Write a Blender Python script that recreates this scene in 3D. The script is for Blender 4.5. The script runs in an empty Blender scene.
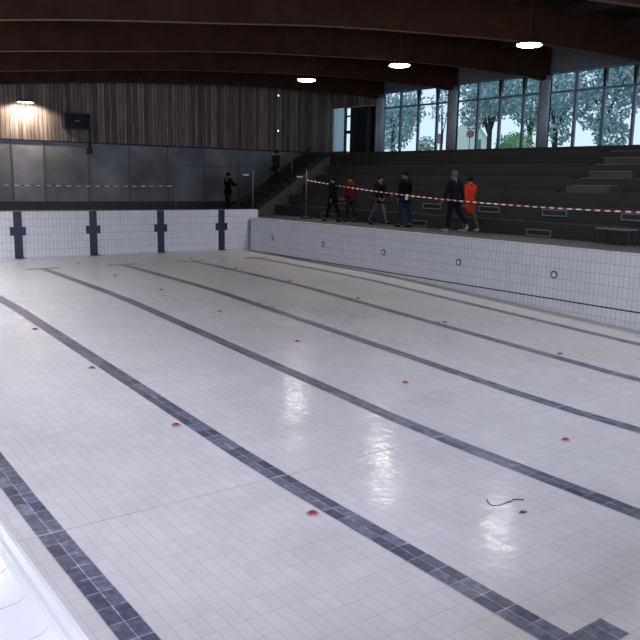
import bpy, bmesh, math, random
from mathutils import Vector, Matrix
random.seed(7)
C = bpy.context.scene.collection
SC = bpy.context.scene
PI = math.pi

# ------------------------------------------------------------------ camera
F_PX = 773.32
PITCH, YAW, ROLL = 0.17953, 0.63408, 0.01892
CAM = Vector((-15.729, -26.144, 1.497))
cd = bpy.data.cameras.new('camera'); cam = bpy.data.objects.new('camera', cd); C.objects.link(cam)
fw = Vector((math.sin(YAW)*math.cos(PITCH), math.cos(YAW)*math.cos(PITCH), -math.sin(PITCH)))
rt0 = Vector((math.cos(YAW), -math.sin(YAW), 0)); up0 = rt0.cross(fw)
rt = math.cos(ROLL)*rt0 + math.sin(ROLL)*up0; up = -math.sin(ROLL)*rt0 + math.cos(ROLL)*up0
M = Matrix((rt, up, -fw)).transposed().to_4x4(); M.translation = CAM
cam.matrix_world = M
cd.sensor_width = 36; cd.lens = 36*F_PX/640; cd.clip_start = .05; cd.clip_end = 300
SC.camera = cam

# ------------------------------------------------------------------ world, daylight, exposure
w = bpy.data.worlds.new('overcast_sky'); SC.world = w; w.use_nodes = True
bg = w.node_tree.nodes['Background']; bg.inputs[0].default_value = (.80, .92, 1.0, 1); bg.inputs[1].default_value = 1.15
SC.view_settings.view_transform = 'Standard'; SC.view_settings.look = 'None'
SC.view_settings.gamma = 1; SC.view_settings.exposure = 0; SC.view_settings.use_curve_mapping = False

def area(name, loc, size, power, col, direction, spread=180):
    l = bpy.data.lights.new(name, 'AREA'); l.shape = 'RECTANGLE'; l.size, l.size_y = size
    l.energy = power; l.color = col; l.spread = math.radians(spread)
    o = bpy.data.objects.new(name, l); C.objects.link(o); o.location = loc
    o.rotation_euler = Vector(direction).to_track_quat('-Z', 'Y').to_euler()
    return o
# daylight through the long glazing of the left wall and the glazing behind the camera
area('daylight_left', (-19.3, -13.5, 2.3), (29, 1.6), 300, (.82, .84, 1), (1, 0, -.22))
area('daylight_near', (-6, -29.2, 2.3), (24, 1.8), 1250, (.72, .72, 1), (0, 1, -.25))

# ------------------------------------------------------------------ node materials
MATS = {}
def new_mat(name):
    m = bpy.data.materials.new(name); m.use_nodes = True; MATS[name] = m
    return m, m.node_tree.nodes, m.node_tree.links, m.node_tree.nodes['Principled BSDF']
def simple(name, col, rough=.6, metal=0., spec=.5, vary=.12, scale=6.):
    m, n, l, b = new_mat(name)
    tc = n.new('ShaderNodeTexCoord'); nz = n.new('ShaderNodeTexNoise'); nz.inputs['Scale'].default_value = scale
    nz.inputs['Detail'].default_value = 4
    l.new(tc.outputs['Object'], nz.inputs['Vector'])
    r = n.new('ShaderNodeValToRGB')
    r.color_ramp.elements[0].position = .3; r.color_ramp.elements[1].position = .7
    r.color_ramp.elements[0].color = (*[c*(1-vary) for c in col], 1)
    r.color_ramp.elements[1].color = (*[min(1, c*(1+vary)) for c in col], 1)
    l.new(nz.outputs['Fac'], r.inputs['Fac']); l.new(r.outputs['Color'], b.inputs['Base Color'])
    b.inputs['Roughness'].default_value = rough; b.inputs['Metallic'].default_value = metal
    b.inputs['Specular IOR Level'].default_value = spec
    return m
def emis(name, col, strength):
    m, n, l, b = new_mat(name)
    b.inputs['Base Color'].default_value = (*col, 1); b.inputs['Emission Color'].default_value = (*col, 1)
    b.inputs['Emission Strength'].default_value = strength
    return m
def tile(name, axes, c1, c2, mortar, bw, rh, ms=.006, rough=.35, stain=None, offs=(0, 0), stain_fac=.5, bias=0, seams=False, spec=.5):
    m, n, l, b = new_mat(name)
    tc = n.new('ShaderNodeTexCoord'); sep = n.new('ShaderNodeSeparateXYZ'); l.new(tc.outputs['Object'], sep.inputs[0])
    cmb = n.new('ShaderNodeCombineXYZ')
    for i, a in enumerate(axes):
        ad = n.new('ShaderNodeMath'); ad.operation = 'ADD'; ad.inputs[1].default_value = offs[i] + 100*(bw if i == 0 else rh)*4
        l.new(sep.outputs['XYZ'.index(a)], ad.inputs[0]); l.new(ad.outputs[0], cmb.inputs[i])
    br = n.new('ShaderNodeTexBrick'); br.offset = 0; br.squash = 1
    br.inputs['Scale'].default_value = 1; br.inputs['Brick Width'].default_value = bw; br.inputs['Row Height'].default_value = rh
    br.inputs['Mortar Size'].default_value = ms; br.inputs['Mortar Smooth'].default_value = .3; br.inputs['Bias'].default_value = bias
    br.inputs['Color1'].default_value = (*c1, 1); br.inputs['Color2'].default_value = (*c2, 1); br.inputs['Mortar'].default_value = (*mortar, 1)
    l.new(cmb.outputs[0], br.inputs['Vector'])
    out = br.outputs['Color']
    nz = n.new('ShaderNodeTexNoise'); nz.inputs['Scale'].default_value = .9; nz.inputs['Detail'].default_value = 6; nz.inputs['Roughness'].default_value = .62
    l.new(tc.outputs['Object'], nz.inputs['Vector'])
    if stain:
        rp = n.new('ShaderNodeValToRGB'); rp.color_ramp.elements[0].position = .35; rp.color_ramp.elements[1].position = .75
        rp.color_ramp.elements[0].color = (0, 0, 0, 1); rp.color_ramp.elements[1].color = (stain_fac,)*3 + (1,)
        l.new(nz.outputs['Fac'], rp.inputs['Fac'])
        mx = n.new('ShaderNodeMix'); mx.data_type = 'RGBA'; mx.blend_type = 'MULTIPLY'
        l.new(rp.outputs['Color'], mx.inputs['Factor']); l.new(out, mx.inputs['A']); mx.inputs['B'].default_value = (*stain, 1)
        out = mx.outputs['Result']
    l.new(out, b.inputs['Base Color'])
    nr = n.new('ShaderNodeTexNoise'); nr.inputs['Scale'].default_value = 3.; nr.inputs['Detail'].default_value = 3
    l.new(tc.outputs['Object'], nr.inputs['Vector'])
    mr = n.new('ShaderNodeMapRange'); mr.inputs['To Min'].default_value = rough-.04; mr.inputs['To Max'].default_value = rough+.12
    l.new(nr.outputs['Fac'], mr.inputs['Value']); l.new(mr.outputs[0], b.inputs['Roughness'])
    b.inputs['Specular IOR Level'].default_value = spec
    bp = n.new('ShaderNodeBump'); bp.inputs['Strength'].default_value = .15; bp.inputs['Distance'].default_value = .002
    inv = n.new('ShaderNodeMath'); inv.operation = 'SUBTRACT'; inv.inputs[0].default_value = 1
    l.new(br.outputs['Fac'], inv.inputs[1]); l.new(inv.outputs[0], bp.inputs['Height']); l.new(bp.outputs[0], b.inputs['Normal'])
    m['out_node'] = 1
    return m

# pool floor: 125 x 250 mm white tiles, ochre silt towards the shallow far end and the right side
def floor_mat():
    m = tile('pool_floor_tile', 'XY', (.525, .535, .605), (.56, .57, .635), (.44, .45, .52), .125, .25, .0045, .12,
             stain=(.86, .85, .84), offs=(0, .07), stain_fac=.9, spec=.14)
    n, l = m.node_tree.nodes, m.node_tree.links; b = n['Principled BSDF']
    src = b.inputs['Base Color'].links[0].from_socket
    tc = n.new('ShaderNodeTexCoord'); sep = n.new('ShaderNodeSeparateXYZ'); l.new(tc.outputs['Object'], sep.inputs[0])
    a = n.new('ShaderNodeMapRange'); a.inputs['From Min'].default_value = -17; a.inputs['From Max'].default_value = -1; l.new(sep.outputs['Y'], a.inputs['Value'])
    c = n.new('ShaderNodeMapRange'); c.inputs['From Min'].default_value = -9; c.inputs['From Max'].default_value = 0
    c.inputs['To Max'].default_value = .8; l.new(sep.outputs['X'], c.inputs['Value'])
    s = n.new('ShaderNodeMath'); s.operation = 'ADD'; l.new(a.outputs[0], s.inputs[0]); l.new(c.outputs[0], s.inputs[1])
    nz = n.new('ShaderNodeTexNoise'); nz.inputs['Scale'].default_value = .5; nz.inputs['Detail'].default_value = 7; l.new(tc.outputs['Object'], nz.inputs['Vector'])
    s2 = n.new('ShaderNodeMath'); s2.operation = 'MULTIPLY'; l.new(s.outputs[0], s2.inputs[0]); l.new(nz.outputs['Fac'], s2.inputs[1]); s2.use_clamp = True
    mx = n.new('ShaderNodeMix'); mx.data_type = 'RGBA'; l.new(s2.outputs[0], mx.inputs['Factor']); l.new(src, mx.inputs['A'])
    mx.inputs['B'].default_value = (.62, .58, .51, 1)
    rs = b.inputs['Roughness'].links[0].from_socket; ra = n.new('ShaderNodeMath'); ra.operation = 'MULTIPLY_ADD'; ra.inputs[1].default_value = .45
    l.new(s2.outputs[0], ra.inputs[0]); l.new(rs, ra.inputs[2]); l.new(ra.outputs[0], b.inputs['Roughness'])
    n2 = n.new('ShaderNodeTexNoise'); n2.inputs['Scale'].default_value = 6; n2.inputs['Detail'].default_value = 2; l.new(tc.outputs['Object'], n2.inputs['Vector'])
    b2 = n.new('ShaderNodeBump'); b2.inputs['Strength'].default_value = .35; b2.inputs['Distance'].default_value = .012
    l.new(n2.outputs['Fac'], b2.inputs['Height']); l.new(b.inputs['Normal'].links[0].from_socket, b2.inputs['Normal']); l.new(b2.outputs[0], b.inputs['Normal'])
    # small scattered specks of dirt
    v = n.new('ShaderNodeTexVoronoi'); v.inputs['Scale'].default_value = .8; l.new(tc.outputs['Object'], v.inputs['Vector'])
    lt = n.new('ShaderNodeMath'); lt.operation = 'LESS_THAN'; lt.inputs[1].default_value = .022; l.new(v.outputs['Distance'], lt.inputs[0])
    mf = n.new('ShaderNodeMath'); mf.operation = 'MULTIPLY'; mf.inputs[1].default_value = .5; l.new(lt.outputs[0], mf.inputs[0])
    mx2 = n.new('ShaderNodeMix'); mx2.data_type = 'RGBA'; l.new(mf.outputs[0], mx2.inputs['Factor']); l.new(mx.outputs['Result'], mx2.inputs['A'])
    mx2.inputs['B'].default_value = (.25, .2, .16, 1)
    l.new(mx2.outputs['Result'], b.inputs['Base Color'])
    return m
floor_tile = floor_mat()
band_tile = tile('dark_lane_tile', 'XY', (.028, .036, .10), (.15, .165, .27), (.36, .37, .45), .125, .25, .005, .30, stain=(.5, .5, .55), offs=(0, .07), stain_fac=.5)
def dust_band(m):
    n, l = m.node_tree.nodes, m.node_tree.links; b = n['Principled BSDF']; src = b.inputs['Base Color'].links[0].from_socket
    tc = n.new('ShaderNodeTexCoord'); nz = n.new('ShaderNodeTexNoise'); nz.inputs['Scale'].default_value = 14; nz.inputs['Detail'].default_value = 6; l.new(tc.outputs['Object'], nz.inputs['Vector'])
    rp = n.new('ShaderNodeValToRGB'); rp.color_ramp.elements[0].position = .35; rp.color_ramp.elements[0].color = (.45, .45, .5, 1); rp.color_ramp.elements[1].position = .7; rp.color_ramp.elements[1].color = (1.5, 1.5, 1.5, 1)
    l.new(nz.outputs['Fac'], rp.inputs['Fac'])
    mm = n.new('ShaderNodeMix'); mm.data_type = 'RGBA'; mm.blend_type = 'MULTIPLY'; mm.inputs['Factor'].default_value = .9; l.new(src, mm.inputs['A']); l.new(rp.outputs['Color'], mm.inputs['B'])
    n3 = n.new('ShaderNodeTexNoise'); n3.inputs['Scale'].default_value = .8; n3.inputs['Detail'].default_value = 5; l.new(tc.outputs['Object'], n3.inputs['Vector'])
    sep = n.new('ShaderNodeSeparateXYZ'); l.new(tc.outputs['Object'], sep.inputs[0])
    a = n.new('ShaderNodeMapRange'); a.inputs['From Min'].default_value = -22; a.inputs['From Max'].default_value = -6; a.inputs['To Min'].default_value = .1; a.inputs['To Max'].default_value = .95; l.new(sep.outputs['Y'], a.inputs['Value'])
    q = n.new('ShaderNodeMath'); q.operation = 'MULTIPLY'; l.new(a.outputs[0], q.inputs[0]); l.new(n3.outputs['Fac'], q.inputs[1]); q.use_clamp = True
    mx = n.new('ShaderNodeMix'); mx.data_type = 'RGBA'; l.new(q.outputs[0], mx.inputs['Factor']); l.new(mm.outputs['Result'], mx.inputs['A']); mx.inputs['B'].default_value = (.30, .28, .27, 1)
    l.new(mx.outputs['Result'], b.inputs['Base Color'])
dust_band(band_tile)
side_tile = tile('pool_side_tile', 'YZ', (.64, .65, .70), (.69, .70, .74), (.34, .35, .44), .125, .25, .006, .35, stain=(.85, .84, .86), offs=(0, .02))
end_tile = tile('pool_end_tile', 'XZ', (.64, .65, .70), (.69, .70, .74), (.34, .35, .44), .125, .25, .006, .35, stain=(.85, .84, .86), offs=(0, -.05))
target_tile = simple('navy_target_tile', (.012, .018, .045), .4, vary=.3, scale=20)
gully = simple('pale_gully', (.47, .48, .53), .4)
coping_white = simple('white_glazed_coping', (.66, .68, .74), .16, vary=.02)
joint = simple('grey_joint', (.45, .47, .55), .6)
deck_dark = tile('deck_tile_grey', 'XY', (.09, .09, .093), (.11, .11, .11), (.05, .05, .05), .25, .25, .006, .45)
deck_white = tile('deck_tile_white', 'XY', (.60, .61, .68), (.63, .64, .71), (.4, .42, .5), .25, .25, .005, .2)
concrete = simple('dark_concrete', (.014, .0135, .0125), .75, vary=.25, scale=1.3)
concrete_l = simple('worn_step_concrete', (.04, .037, .032), .7, vary=.2, scale=2)
concrete_m = simple('stair_wall_concrete', (.075, .075, .08), .7, vary=.15, scale=2)
beam_wood = simple('glued_timber', (.034, .0135, .0075), .7, spec=.1, vary=.25, scale=2.2)
soffit_wood = simple('soffit_bounce_light', (.12, .08, .05), .7, spec=.1)  # paler underside: light bounced up from the pool floor, put into the colour
deck_wood = simple('roof_boarding', (.02, .011, .008), .7, vary=.2)
black = simple('black_plastic', (.008, .009, .014), .45)
dark_metal = simple('dark_metal', (.03, .035, .045), .4, .3)
grey_metal = simple('grey_metal', (.28, .30, .33), .35, .6)
pale_metal = simple('pale_painted_metal', (.45, .47, .5), .4)
column_paint = simple('column_paint', (.32, .35, .38), .45)
frame_paint = simple('window_frame_paint', (.16, .22, .29), .35)
plaster = simple('grey_plaster', (.14, .14, .14), .8)
red_plastic = simple('red_plastic', (.55, .03, .05), .45)
rust = simple('rusty_metal', (.22, .03, .035), .5)
white_plastic = simple('white_plastic', (.75, .75, .76), .4)

def wood_wall_mat():
    m, n, l, b = new_mat('weathered_vertical_boards')
    tc = n.new('ShaderNodeTexCoord'); sep = n.new('ShaderNodeSeparateXYZ'); l.new(tc.outputs['Object'], sep.inputs[0])
    su = n.new('ShaderNodeMath'); su.operation = 'ADD'; l.new(sep.outputs['X'], su.inputs[0]); l.new(sep.outputs['Y'], su.inputs[1])
    cmb = n.new('ShaderNodeCombineXYZ'); l.new(su.outputs[0], cmb.inputs[0]); l.new(sep.outputs['Z'], cmb.inputs[1])
    br = n.new('ShaderNodeTexBrick'); br.offset = .5; br.inputs['Scale'].default_value = 1; br.inputs['Brick Width'].default_value = .17
    br.inputs['Row Height'].default_value = 9; br.inputs['Mortar Size'].default_value = .012
    br.inputs['Color1'].default_value = (.13, .105, .09, 1); br.inputs['Color2'].default_value = (.36, .30, .265, 1); br.inputs['Mortar'].default_value = (.045, .036, .03, 1)
    l.new(cmb.outputs[0], br.inputs['Vector'])
    mp = n.new('ShaderNodeMapping'); mp.inputs['Scale'].default_value = (9, 9, .7); l.new(tc.outputs['Object'], mp.inputs['Vector'])
    nz = n.new('ShaderNodeTexNoise'); nz.inputs['Scale'].default_value = 1.5; nz.inputs['Detail'].default_value = 5; l.new(mp.outputs[0], nz.inputs['Vector'])
    r = n.new('ShaderNodeValToRGB'); r.color_ramp.elements[0].position = .3; r.color_ramp.elements[0].color = (.5, .42, .38, 1)
    r.color_ramp.elements[1].position = .7; r.color_ramp.elements[1].color = (1.15, 1.1, 1.05, 1); l.new(nz.outputs['Fac'], r.inputs['Fac'])
    mx = n.new('ShaderNodeMix'); mx.data_type = 'RGBA'; mx.blend_type = 'MULTIPLY'; mx.inputs['Factor'].default_value = 1
    l.new(br.outputs['Color'], mx.inputs['A']); l.new(r.outputs['Color'], mx.inputs['B']); l.new(mx.outputs['Result'], b.inputs['Base Color'])
    b.inputs['Roughness'].default_value = .75
    return m
boards = wood_wall_mat()

def glass_mat(name, tint, gloss=.012):
    m, n, l, b = new_mat(name)
    tr = n.new('ShaderNodeBsdfTransparent'); tr.inputs[0].default_value = (*tint, 1)
    gl = n.new('ShaderNodeBsdfGlossy'); gl.inputs['Roughness'].default_value = .03; gl.inputs[0].default_value = (.8, .9, 1, 1)
    mx = n.new('ShaderNodeMixShader'); mx.inputs[0].default_value = gloss
    l.new(tr.outputs[0], mx.inputs[1]); l.new(gl.outputs[0], mx.inputs[2])
    l.new(mx.outputs[0], n['Material Output'].inputs['Surface'])
    return m
clear_glass = glass_mat('clear_window_glass', (.88, .94, 1.0))
def frosted_mat():
    m, n, l, b = new_mat('frosted_glass'); t = n.new('ShaderNodeBsdfTranslucent'); t.inputs[0].default_value = (.38, .50, .66, 1)
    l.new(t.outputs[0], n['Material Output'].inputs['Surface']); return m
frosted = frosted_mat()
def dark_glass(name, col, rough):
    m, n, l, b = new_mat(name)
    tc = n.new('ShaderNodeTexCoord'); nz = n.new('ShaderNodeTexNoise'); nz.inputs['Scale'].default_value = .7; nz.inputs['Detail'].default_value = 4
    l.new(tc.outputs['Object'], nz.inputs['Vector'])
    r = n.new('ShaderNodeValToRGB'); r.color_ramp.elements[0].color = (*[c*.6 for c in col], 1); r.color_ramp.elements[1].color = (*[c*1.5 for c in col], 1)
    r.color_ramp.elements[0].position = .3; r.color_ramp.elements[1].position = .7
    l.new(nz.outputs['Fac'], r.inputs['Fac']); l.new(r.outputs['Color'], b.inputs['Base Color'])
    b.inputs['Roughness'].default_value = rough
    return m
glaze_frame = simple('glazing_frame', (.12, .125, .13), .4)
glaze_a = dark_glass('dark_glazing', (.20, .20, .205), .45)
glaze_b = dark_glass('dark_glazing_blue', (.19, .20, .21), .45)
glaze_c = dark_glass('pale_glazing', (.28, .275, .30), .5)

# ------------------------------------------------------------------ mesh helpers
class MB:
    def __init__(s): s.v = []; s.f = []; s.mi = []
    def add(s, vs, fs, mi=0):
        b = len(s.v); s.v += [tuple(v) for v in vs]; s.f += [tuple(b+i for i in f) for f in fs]; s.mi += [mi]*len(fs); return s
    def quad(s, a, b, c, d, mi=0): return s.add([a, b, c, d], [(0, 1, 2, 3)], mi)
    def box(s, x0, x1, y0, y1, z0, z1, mi=0):
        vs = [(x, y, z) for z in (z0, z1) for y in (y0, y1) for x in (x0, x1)]
        return s.add(vs, [(0, 2, 3, 1), (4, 5, 7, 6), (0, 1, 5, 4), (2, 6, 7, 3), (0, 4, 6, 2), (1, 3, 7, 5)], mi)
    def tube(s, pts, r, n=10, mi=0):
        pts = [Vector(p) for p in pts]; rs = r if isinstance(r, (list, tuple)) else [r]*len(pts); vs = []
        for i, p in enumerate(pts):
            d = (pts[min(i+1, len(pts)-1)] - pts[max(i-1, 0)]).normalized()
            a = d.cross(Vector((0, 0, 1)) if abs(d.z) < .9 else Vector((1, 0, 0))).normalized(); b = d.cross(a)
            for k in range(n):
                t = 2*PI*k/n; vs.append(p + rs[i]*(math.cos(t)*a + math.sin(t)*b))
        fs = []
        for i in range(len(pts)-1):
            for k in range(n):
                fs.append((i*n+k, (i)*n+(k+1) % n, (i+1)*n+(k+1) % n, (i+1)*n+k))
        fs.append(tuple(range(n))); fs.append(tuple(range((len(pts)-1)*n, len(pts)*n))[::-1])
        return s.add(vs, fs, mi)
    def lathe(s, c, prof, n=20, axis='z', mi=0):
        vs = []
        for r, h in prof:
            for k in range(n):
                t = 2*PI*k/n; a, b = r*math.cos(t), r*math.sin(t)
                vs.append({'z': (c[0]+a, c[1]+b, c[2]+h), 'x': (c[0]+h, c[1]+a, c[2]+b), 'y': (c[0]+a, c[1]+h, c[2]+b)}[axis])
        fs = [(i*n+k, i*n+(k+1) % n, (i+1)*n+(k+1) % n, (i+1)*n+k) for i in range(len(prof)-1) for k in range(n)]
        fs.append(tuple(range(n))[::-1]); fs.append(tuple(range((len(prof)-1)*n, len(prof)*n)))
        return s.add(vs, fs, mi)
    def build(s, name, mats, parent=None, smooth=False, bevel=0):
        me = bpy.data.meshes.new(name); me.from_pydata(s.v, [], s.f); me.update()
        mats = mats if isinstance(mats, (list, tuple)) else [mats]
        for m in mats: me.materials.append(m)
        me.polygons.foreach_set('material_index', s.mi)
        bm = bmesh.new(); bm.from_mesh(me); bmesh.ops.recalc_face_normals(bm, faces=bm.faces)
        if bevel: bmesh.ops.bevel(bm, geom=[e for e in bm.edges], offset=bevel, segments=2, affect='EDGES', profile=.6)
        bm.to_mesh(me); bm.free()
        if smooth:
            for p in me.polygons: p.use_smooth = True
        o = bpy.data.objects.new(name, me); C.objects.link(o)
        if parent: o.parent = parent; o.matrix_parent_inverse = parent.matrix_world.inverted() if False else Matrix()
        return o
def tag(o, label=None, cat=None, group=None, kind=None):
    if label: o['label'] = label
    if cat: o['category'] = cat
    if group: o['group'] = group
    if kind: o['kind'] = kind
    return o
def struct(o, label=None): return tag(o, label, kind='structure')
def empty(name, loc, rz=0):
    o = bpy.data.objects.new(name, None); C.objects.link(o); o.location = loc; o.rotation_euler = (0, 0, rz); o.empty_display_size = .2
    return o

# ------------------------------------------------------------------ geometry constants (metres, pool corner far right at the origin)
PL, PW = 25.0, 15.0
def zf(y):
    t = -y; P = [(0, -1.27), (7.6, -1.338), (9.2, -1.372), (18.4, -1.742), (19.6, -1.767), (60, -1.767)]
    for (a, za), (b, zb) in zip(P, P[1:]):
        if t <= b: return za + (zb-za)*(t-a)/(b-a)
    return P[-1][1]
SOF = [(-20, 2.75), (-16, 3.55), (-11.8, 4.2), (-9.9, 4.44), (-7.5, 4.69), (-4.4, 5.01), (-.6, 5.27), (2.3, 5.43), (5, 5.50), (8, 5.50), (10, 5.53)]
def soffit(x):
    # smooth interpolation
    for i in range(len(SOF)-1):
        if x <= SOF[i+1][0]:
            x0, z0 = SOF[i]; x1, z1 = SOF[i+1]; t = (x-x0)/(x1-x0)
            m0 = (SOF[min(i+1, len(SOF)-1)][1]-SOF[max(i-1, 0)][1])/(SOF[i+1][0]-SOF[max(i-1, 0)][0])*(x1-x0)
            j = min(i+2, len(SOF)-1); m1 = (SOF[j][1]-SOF[i][1])/(SOF[j][0]-SOF[i][0])*(x1-x0)
            return (2*t**3-3*t*t+1)*z0+(t**3-2*t*t+t)*m0+(-2*t**3+3*t*t)*z1+(t**3-t*t)*m1
    return SOF[-1][1]
XW = 10.0; YF = 8.0; YN = -29.5; XL = -19.6
PLANES = [3.9, -1.05, -6.0, -10.95, -15.9, -20.85, -25.8]

# ------------------------------------------------------------------ pool basin
ys = sorted({0, -.42, -2.42, -2.67, -23.07, -23.32, -25.0} | {-t for t in (7.6, 9.2, 18.4, 19.6)} | {-k*.8 for k in range(1, 32)}, reverse=True)
m = MB()
for a, b in zip(ys, ys[1:]):
    m.quad((-PW, a, zf(a)), (0, a, zf(a)), (0, b, zf(b)), (-PW, b, zf(b)))
struct(m.build('floor', floor_tile), 'white tiled floor of the empty swimming pool with ochre silt at the far end')
# sloping gully strip at the foot of the far wall
m = MB().quad((-PW, 0, zf(0)+.05), (0, 0, zf(0)+.05), (0, -.42, zf(0)+.004), (-PW, -.42, zf(0)+.004))
m.quad((-PW, -.42, zf(0)+.004), (0, -.42, zf(0)+.004), (0, -.42, zf(0)-.05), (-PW, -.42, zf(0)-.05))
struct(m.build('trim_1', gully), 'pale sloping tile fillet along the foot of the far pool wall')
m = MB(); m.box(-PW-.3, .38, 0, .32, -2.1, .305)
struct(m.build('wall_pool_far', end_tile), 'raised white tiled end wall of the pool with dark lane targets')
m = MB(); m.box(0, .3, -PL-.3, 0, -2.1, 0)
struct(m.build('wall_pool_right', side_tile), 'long white tiled right side wall of the empty pool')
m = MB(); m.box(-PW-.3, -PW, -PL-.3, 0, -2.1, -.121)
struct(m.build('wall_pool_left', side_tile))
m = MB(); m.box(-PW-.3, .3, -PL-.3, -PL, -2.1, 0)
struct(m.build('wall_pool_near', end_tile))
# groove (old water channel) along the right wall
m = MB(); m.box(-.012, 0, -PL, -1.2, -1.292, -1.262)
struct(m.build('trim_2', simple('dark_groove', (.03, .035, .06), .5)), 'thin dark horizontal joint line low on the right pool wall')
m = MB(); m.tube([(-.03, -.03, -1.25), (-.03, -.03, -.1)], .055, 10)
struct(m.build('trim_3', simple('grey_corner_bead', (.2, .21, .27), .5)), 'grey vertical strip in the far right corner of the pool')

# coping of the near left side: nosing, groove, rounded moulded tiles
cop = empty('pool_coping', (-15, -12.5, 0))
tag(cop, 'bright white glazed overflow coping along the near left pool edge', 'pool edge')
prof = [(-14.955, -.12), (-14.945, -.03), (-14.955, -.006), (-14.975, 0.003), (-15.0, .0), (-15.012, -.008), (-15.024, -.008), (-15.034, .001), (-15.05, .002), (-15.24, -.004), (-15.3, -.02), (-15.3, -.12)]
m = MB()
vs = [(x+12.5*0+15, yy, z) for yy in (-12.5-.0, 12.5) for x, z in prof]; nP = len(prof)
m.add(vs, [(i, i+1, nP+i+1, nP+i) for i in range(nP-1)] + [tuple(range(nP)), tuple(range(nP, 2*nP))[::-1]])
m.build('nosing', coping_white, cop)
m = MB()                                             # thin rounded joints between the moulded tiles
for k in range(-49, 49):
    y = k*.25
    m.tube([(-.30, y, -.002), (-.13, y+.0, .0015), (-.075, y+.012, .002), (-.048, y+.04, .001)], .0022, 5)
j = m.build('tile_joint', joint, cop); j['kind'] = 'stuff'

# ------------------------------------------------------------------ lane lines and wall targets
LX = [-13.75, -11.25, -8.75, -6.25, -3.75, -1.25]
where = ['leftmost dark tile lane line, running beside the white coping', 'second dark lane line from the left, its cross bar at the bottom right',
         'third dark lane line from the left, running to the outer left wall target', 'fourth lane line from the left, leading to the second wall target',
         'fifth lane line from the left, leading to the third wall target', 'rightmost lane line, thin and brownish along the right pool wall']
for i, x in enumerate(LX):
    y0, y1 = -2.42, -23.32; seg = [t for t in ys if y1 <= t <= y0]
    m = MB()
    for a, b in zip(seg, seg[1:]):
        m.add([(x-.125, a, zf(a)+.003), (x+.125, a, zf(a)+.003), (x+.125, b, zf(b)+.003), (x-.125, b, zf(b)+.003)], [(0, 1, 2, 3)])
    for c in (y0, y1+.25):
        for s in (-1, 1):
            x0, x1 = sorted((x+s*.125, x+s*.5))
            m.quad((x0, c, zf(c)+.003), (x1, c, zf(c)+.003), (x1, c-.25, zf(c-.25)+.003), (x0, c-.25, zf(c-.25)+.003))
    tag(m.build('lane_line', band_tile), where[i], 'lane line', 'dark tile lane lines on the pool floor')
m = MB(); m.box(-PW, 0, -19.335, -19.325, zf(-19.33)-.02, zf(-19.33)+.0045)
struct(m.build('trim_6', simple('movement_joint', (.42, .42, .47), .7)), 'thin grey movement joint crossing the pool floor')
nm = ['outer left', 'second from the left', 'third from the left', 'right-hand']
for i, x in enumerate([-8.75, -6.25, -3.75, -1.25]):
    m = MB(); m.box(x-.13, x+.13, -.02, -.002, -1.21, .30); m.box(x-.25, x-.13, -.02, -.002, -.47, -.20); m.box(x+.13, x+.25, -.02, -.002, -.47, -.20)
    m.box(x-.13, x+.17, -.10, -.02, -1.21, -1.195)
    tag(m.build('lane_target', target_tile), nm[i] + ' navy cross-shaped lane target on the far pool wall', 'lane marking', 'navy cross targets on the far pool wall')

# ------------------------------------------------------------------ inlets
def inlet_floor(x, y, label):
    o = empty('floor_inlet', (x, y, zf(y)+.002)); tag(o, label, 'floor inlet', 'small round water inlets in the pool floor')
    MB().lathe((0, 0, 0), [(.062, 0), (.062, .006), (.055, .011), (.045, .012)], 18).build('rim', simple_red, o, True)
    MB().lathe((0, 0, .008), [(.042, 0), (.042, .012), (.03, .02), (.004, .022)], 14).build('cap', rust, o, True)
simple_red = simple('faded_pink_plastic', (.42, .24, .28), .5)
rows = [(-11.49, 'just left of the second lane line'), (-7.46, 'between third and fourth lane lines'), (-3.49, 'just right of the fifth lane line')]
ordn = ['nearest the far wall', 'second from the far wall', 'third from the far wall', 'fourth from the far wall', 'fifth from the far wall', 'sixth from the far wall', 'nearest the camera']
for x, wl in rows:
    for k in range(7):
        y = -1.9-3.07*k
        if x == -11.49 and k < 3: continue
        if x == -3.49 and k == 6: continue
        inlet_floor(x, y, 'reddish floor inlet %s, %s' % (wl, ordn[k] if x != -11.49 else ['', '', '', 'farthest of its row', 'second farthest', 'third farthest', 'nearest the camera'][k]))
oi = ['nearest the far corner', 'second from the far corner', 'third from the far corner', 'fourth from the far corner', 'nearest the right edge of the photo']
for k in range(5):
    y = -1.65-3.18*k
    o = empty('wall_inlet', (0, y, -.68)); tag(o, 'round grey water inlet on the right pool wall, ' + oi[k], 'wall inlet', 'round inlets along the right pool wall')
    MB().lathe((0, 0, 0), [(.10, 0), (.10, -.012), (.085, -.02), (.06, -.02)], 18, 'x').build('ring', simple_grey if k else (globals().setdefault('simple_grey', simple('inlet_grey', (.13, .13, .17), .5))), o, True)
    MB().lathe((0, 0, 0), [(.055, -.012), (.055, -.024), (.02, -.03)], 14, 'x').build('nozzle', white_plastic, o, True)
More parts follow.
